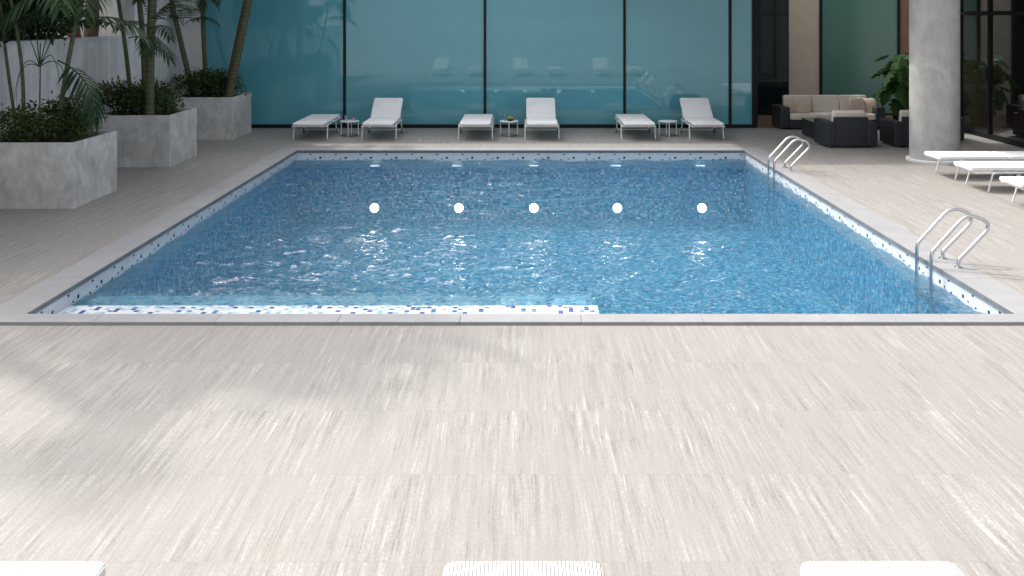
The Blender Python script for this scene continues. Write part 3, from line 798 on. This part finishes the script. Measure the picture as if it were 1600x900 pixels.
def top_at(px0, px1, y, h):  # line through pixel px0 at soil and px1 at picture top
    x0 = (px0-813.5)*y/1413; x1 = (px1-813.5)*y/1413; hz = 2.9+24*y/1413
    k = (h-SH)/(hz-SH); return (x0+(x1-x0)*k, y, h)
g1, g2, g3 = 'palms in the front planter', 'palms in the middle planter', 'palms in the rear planter'
# front planter
palm('cane_palm', 'thin cane palm at the far left of the front planter', base_at(28, 14.55), top_at(28, 0, 14.55, 3.35), .027, .022, 7, 'cane', True, .85, 1, g1)
palm('cane_palm', 'thin cane palm second from the left in the front planter', base_at(36, 14.2), top_at(36, 16, 14.2, 3.2), .029, .024, 7, 'cane', True, .9, 2, g1)
palm('leaning_palm', 'palm leaning right in the front planter, a black frond hanging off it', base_at(88, 14.2), top_at(88, 126, 14.2, 3.05), .04, .032, 10, 'cane', True, 1.0, 3, g1,
     extra=((-7.22, 14.1, 2.2, -.25, .45, 1.0, 3), (-7.2, 14.15, 2.62, .1, -.1, 1.0, 1), (-7.3, 14.2, 2.7, 2.6, -.1, .9, 1)))
# young palm with bare arching blades
yp = thing('young_palm', 'young palm with a slender stem and arching bare blades in the front planter', 'palm', base_at(62, 14.05), 0, g1)
MB().tube([(0, 0, 0), (0, 0, .6), (.01, 0, 1.18)], [.018, .014, .01], 8).build('stem', MAT['cane'], yp, smooth=True)
for k, (dx, rise, drop) in enumerate(((-.28, .22, -.95), (-.40, .12, -.75), (.24, .30, -.7), (.42, .45, .75), (-.32, .5, .62), (.10, .5, -.6), (.36, .2, -.9), (-.1, .5, .9), (.16, .4, .8))):
    dy = (-.2, .15, .1, -.12, .1, -.25, .2, .0, .1)[k]; pts = []
    for i in range(11):
        u = i/10
        z = 1.17 + rise*math.sin(PI*.5*min(1, u*1.8)) + (drop-rise if drop > 0 else drop)*(u**2.2 if drop < 0 else u)
        pts.append((dx*math.sin(u*PI*.5)*1.1, dy*u, z))
    MB().tube(pts, [.009*(1-.75*i/10) for i in range(11)], 5).build('blade', MAT['palm'], yp, smooth=True)
# middle planter
palm('slim_palm', 'slim pale palm at the left of the middle planter', base_at(207, 18.2), top_at(207, 184, 18.2, 3.6), .045, .036, 8, 'cane', True, 1.0, 5, g2,
     extra=((-7.9, 18.0, 2.55, 3.4, -.2, .85, 1), (-7.85, 18.1, 2.45, -.25, -.1, .9, 3)))
palm('dark_palm', 'dark green palm in the middle of the middle planter', base_at(227, 17.9), top_at(227, 215, 17.9, 3.8), .06, .05, 8, 'trunk', True, 1.0, 6, g2)
palm('ringed_palm', 'thick ringed palm trunk in the middle planter with drooping fronds', base_at(234, 17.5), top_at(234, 241, 17.5, 4.3), .085, .078, 9, 'trunk', True, 1.15, 7, g2,
     extra=((-7.12, 17.5, 2.62, -.2, -.2, .62, 0), (-7.12, 17.45, 2.6, -.75, .0, .6, 1), (-7.12, 17.5, 2.65, .5, -.35, .6, 0), (-7.15, 17.5, 2.6, 2.9, -.2, .6, 1), (-7.1, 17.4, 2.5, -1.3, 0, .6, 3), (-7.1, 17.45, 2.75, -.1, -.5, .55, 2)))
# rear planter
palm('slim_palm', 'slim palm leaning left in the rear planter against the tall wall', base_at(303, 21.9), top_at(303, 268, 21.9, 4.2), .07, .05, 8, 'trunk', True, 1.0, 8, g3,
     extra=((-8.15, 21.8, 2.65, .1, -.2, .65, 1), (-8.15, 21.8, 2.65, -.9, -.2, .55, 0), (-8.15, 21.8, 2.7, 2.7, -.3, .6, 1)))
palm('slim_palm', 'straight slim palm in front of the pale end pier', base_at(323, 22.0), top_at(323, 316, 22.0, 3.75), .06, .05, 9, 'trunk', True, .85, 9, g3,
     extra=((-7.75, 22.0, 3.42, .3, .3, .5, 3), (-7.75, 22.0, 3.45, -.6, .25, .5, 1), (-7.7, 21.9, 3.45, -1.3, .4, .45, 3)))
palm('ringed_palm', 'thick ringed palm trunk leaning right in front of the teal glass', base_at(357, 21.4), top_at(357, 388, 21.4, 4.7), .10, .088, 10, 'trunk', True, 1.2, 10, g3)
palm('slim_palm', 'reddish slim palm trunk beside the thick leaning one', base_at(351, 21.7), top_at(351, 384, 21.7, 4.0), .05, .05, 4, 'redtrunk', True, .8, 11, g3)

def leaf_cloud(name, n, rx, ry, rz, lsz, seed, mat, flat=.2, hollow=.35):
    rnd = random.Random(seed); mb = MB()
    blobs = [(rnd.uniform(-.55, .55)*rx, rnd.uniform(-.55, .55)*ry, rnd.uniform(-.35, .6)*rz, rnd.uniform(.35, .6)) for _ in range(9)]
    for _ in range(n):
        bx, by, bz, br = rnd.choice(blobs)
        d = Vector((rnd.gauss(0, 1), rnd.gauss(0, 1), rnd.gauss(0, 1))).normalized()*(hollow+(1-hollow)*rnd.random()**.5)
        c = Vector((bx+d.x*rx*br, by+d.y*ry*br, bz+d.z*rz*br))
        if rnd.random() < .22: c = c*rnd.uniform(1.05, 1.28)
        a = Vector((d.x+rnd.gauss(0, .6), d.y+rnd.gauss(0, .6), d.z*.4+rnd.gauss(0, .5)+flat)).normalized()
        s_ = a.cross(Vector((rnd.gauss(0, 1), rnd.gauss(0, 1), rnd.gauss(0, 1)))).normalized()
        l = lsz*rnd.uniform(.6, 1.25); w = l*.24; up = a.cross(s_)
        b = len(mb.v)
        mb.v += [tuple(c), tuple(c+a*l*.45+s_*w+up*w*.3), tuple(c+a*l-up*w*.5), tuple(c+a*l*.45-s_*w+up*w*.3)]
        mb.f += [(b, b+1, b+2), (b, b+2, b+3)]
    return mb.mesh(name, MAT[mat])
shm = [leaf_cloud('foliage', 900, .54, .50, .38, .085, 20+k, 'shrub', .25, .15) for k in range(3)]
stm = MB()
rs = random.Random(4)
for k in range(14):
    a = rs.uniform(0, 6.28); stm.tube([(0, 0, -.1), (.12*math.cos(a), .12*math.sin(a), .12), (.3*math.cos(a), .3*math.sin(a), .3*rs.uniform(.5, 1.2))], [.009, .006, .003], 4)
stem_me = stm.mesh('stems', MAT['bark'])
planters = [(13.55, 'front', 'nearest'), (17.25, 'middle', 'middle'), (21.03, 'rear', 'farthest')]
pshape = None
for pi_, (y0, nm, wh) in enumerate(planters):
    lab = {'front': 'big square concrete planter nearest the camera, cut by the left edge', 'middle': 'big square concrete planter in the middle of the three', 'rear': 'big square concrete planter in front of the teal glass'}[nm]
    t = thing('concrete_planter', lab, 'planter', (-7.42, y0+.73, 0), 0, 'square concrete planters')
    if pshape is None:
        bm = bmesh.new(); o_ = .725; i_ = .685
        def ring(h, q): return [bm.verts.new((sx*h, sy*h, q)) for sx, sy in ((-1, -1), (1, -1), (1, 1), (-1, 1))]
        rsr = [ring(o_, 0), ring(o_, .99), ring(i_, .99), ring(i_, .80)]
        for a_, b_ in zip(rsr[:-1], rsr[1:]):
            for k in range(4): bm.faces.new((a_[k], a_[(k+1) % 4], b_[(k+1) % 4], b_[k]))
        bm.faces.new(rsr[3]); 
        es = [e_ for e_ in bm.edges if len(e_.link_faces) == 2 and e_.calc_face_angle() > .5 and max(v.co.z for v in e_.verts) > .85 or (abs(e_.verts[0].co.z-e_.verts[1].co.z) > .9)]
        bmesh.ops.bevel(bm, geom=es, offset=.006, segments=2, profile=.5, affect='EDGES')
        pshape = bpy.data.meshes.new('planter_box'); bm.to_mesh(pshape); bm.free(); pshape.materials.append(MAT['planter'])
        smb = MB(); rs2 = random.Random(9); n_ = 14
        for a_ in range(n_+1):
            for b_ in range(n_+1): smb.v.append((-.68+1.36*a_/n_, -.68+1.36*b_/n_, SH+rs2.uniform(-.02, .02)))
        for a_ in range(n_):
            for b_ in range(n_): smb.f.append((a_*(n_+1)+b_, (a_+1)*(n_+1)+b_, (a_+1)*(n_+1)+b_+1, a_*(n_+1)+b_+1))
        soilme = smb.mesh('soil', MAT['soil'], True)
    ob('planter_box', pshape, t); ob('soil', soilme, t)
    sp = {'front': [(-.52, -.25, 1.0, 'low dark leafy shrub at the left of the front planter'), (-.05, -.35, .95, 'leafy shrub in the middle of the front planter'), (.28, -.2, .8, 'small leafy shrub near the right rim of the front planter'), (.02, .25, 1.25, 'tallest leafy shrub at the back of the front planter')],
          'middle': [(-.5, -.1, 1.25, 'dense dark shrub at the left of the middle planter'), (.02, -.3, .95, 'leafy shrub under the ringed palm in the middle planter'), (.42, -.1, .95, 'yellowish airy shrub spilling over the right rim of the middle planter'), (-.1, .3, 1.25, 'dark shrub behind the trunks of the middle planter')],
          'rear': [(-.55, -.2, 1.0, 'dark shrub at the left of the rear planter'), (-.1, -.25, 1.15, 'rounded dark shrub in the middle of the rear planter'), (.3, -.05, 1.1, 'dark shrub at the foot of the leaning palm in the rear planter'), (-.2, .35, 1.2, 'shrub at the back of the rear planter')]}[nm]
    for k, (dx, dy, sc, lab) in enumerate(sp):
        s_ = thing('shrub', lab, 'shrub', (-7.42+dx, y0+.73+dy, SH), random.uniform(0, 6), 'shrubs in the concrete planters')
        s_.scale = (sc*.80, sc*.80, sc*.88)
        f = ob('foliage', shm[(k+pi_) % 3], s_); f.location = (0, 0, .24); ob('stems', stem_me, s_)
    # small feather palms between the shrubs
    for k, (dx, dy, sc) in enumerate({'front': [(.35, .1, .5)], 'middle': [(-.45, .0, .62)], 'rear': [(.0, -.1, .62)]}[nm]):
        s_ = thing('feather_palm', 'small feather palm among the shrubs of the %s planter' % nm, 'palm', (-7.42+dx, y0+.73+dy, SH), 0, 'small feather palms')
        for q in range(6):
            f = ob('frond', FR[2], s_); f.scale = [sc]*3; f.rotation_euler = (0, random.uniform(-.1, .35), q*1.05+k+random.uniform(-.2, .2))

# trees behind the garden wall and to the left (they shade the left of the terrace)
cr = [leaf_cloud('crown', 6500, 2.1, 2.1, 1.9, .24, 40, 'tree', .1, .2), leaf_cloud('crown', 6500, 2.3, 2.0, 1.7, .26, 41, 'tree', .1, .2)]
def tree(label, x, y, h, sc, seed, mat='bark'):
    rnd = random.Random(seed)
    t = thing('leafy_tree', label, 'tree', (x, y, 0), 0, 'trees behind the garden wall')
    mb = MB(); top = Vector((rnd.uniform(-.3, .3), rnd.uniform(-.3, .3), h-.6))
    mb.tube([(0, 0, 0), tuple(top*.5+Vector((.1, .05, 0))), tuple(top), tuple(top+Vector((0, 0, 1.2*sc)))], [.17*sc+.04, .13*sc, .09*sc, .03], 10)
    for k in range(7):
        a = k*2.4; u = rnd.uniform(.62, .98); p = top*u
        mb.tube([tuple(p), tuple(p+Vector((.6*math.cos(a), .6*math.sin(a), .5))*sc), tuple(p+Vector((1.4*math.cos(a), 1.4*math.sin(a), 1.1))*sc)], [.06*sc, .04*sc, .015], 6)
    mb.build('trunk', MAT[mat], t, smooth=True)
    c = ob('crown', cr[seed % 2], t); c.location = (0, 0, h); c.scale = (sc, sc, sc); c.rotation_euler = (0, 0, rnd.uniform(0, 6.28)); return t
tree('tall leafy tree shading the front left of the terrace', -9.9, 15.4, 10.2, 1.15, 1)
tree('tall leafy tree beyond the garden wall above the front planter', -10.0, 17.3, 11.6, 1.15, 2)
tree('leafy tree behind the garden wall beside the front planter', -10.2, 15.6, 6.4, 1.0, 3)
tree('leafy tree behind the garden wall beside the middle planter', -10.3, 18.9, 7.2, 1.0, 4)
tree('leafy tree behind the tall side wall', -10.6, 22.0, 7.0, 1.15, 5)
tree('red-barked tree seen over the garden wall between the palms', -9.75, 20.0, 4.3, .62, 7, 'redtrunk')
tree('low bushy tree over the garden wall at the far left', -10.0, 16.6, 3.7, .75, 8)

palm('tall_palm', 'tall palm standing beyond the garden wall left of the planters', (-10.2, 12.95, 0), (-9.7, 12.95, 10.8), .14, .11, 12, 'trunk', True, .62, 12, 'palms behind the garden wall')
hg = thing('hedge', 'dense dark green hedge growing over the top of the garden wall', 'hedge', (-9.55, 0, 0))
hme = leaf_cloud('foliage', 8500, .75, 1.9, 1.0, .14, 50, 'tree', .1, .15)
for y_, z_ in ((14.6, 3.0), (17.0, 3.2), (12.2, 3.0)):
    f = ob('foliage', hme, hg); f.location = (0, y_, z_); f.rotation_euler = (0, 0, y_*.05)
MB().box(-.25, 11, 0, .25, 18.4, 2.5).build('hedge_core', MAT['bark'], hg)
# monstera by the column
mp = thing('monstera_plant', 'large-leaved green plant in a dark pot beside the round column', 'plant', (10.0, 23.7, 0))
MB().lathe([(.20, 0), (.27, .5), (.28, .52), (.25, .52), (.25, .46)], 28).build('pot', MAT['darkmetal'], mp, smooth=True)
MB().lathe([(.24, .44), (.24, .47)], 20).build('soil', MAT['soil'], mp)
def monstera_leaf():
    mb = MB(); L = .46; n = 12; b = 0
    sp_ = [(L*u, -.28*L*u*u) for u in [i/n for i in range(n+1)]]
    for i, (x, z) in enumerate(sp_):
        u = i/n; w = L*.46*math.sin(PI*min(1, u**.75*.94+.06))**.7 * (1 if i % 3 else .55)
        mb.v += [(x-.05*(1-u), -w, z-w*.35), (x, 0, z), (x-.05*(1-u), w, z-w*.35)]
    for i in range(n):
        q = 3*i; mb.f += [(q, q+3, q+4, q+1), (q+1, q+4, q+5, q+2)]
    return mb.mesh('leaf', MAT['monstera'], True)
ml = monstera_leaf(); rm = random.Random(5)
for k in range(64):
    a = rm.uniform(0, 6.28); h = .62+1.3*rm.random()**.8; rr = rm.uniform(.12, .55)*(1.15-.35*abs(h-1.2))
    p = (rr*math.cos(a), rr*math.sin(a), h)
    f = ob('leaf', ml, mp); f.location = p; f.rotation_euler = (rm.uniform(-.4, .4), rm.uniform(.1, 1.0), a+rm.uniform(-.6, .6)); f.scale = [rm.uniform(.7, 1.15)]*3
    if k % 2 == 0:
        MB().tube([(0, 0, .46), (p[0]*.3, p[1]*.3, .46+(h-.46)*.6), p], [.012, .010, .006], 5).build('stem', MAT['palm'], mp)
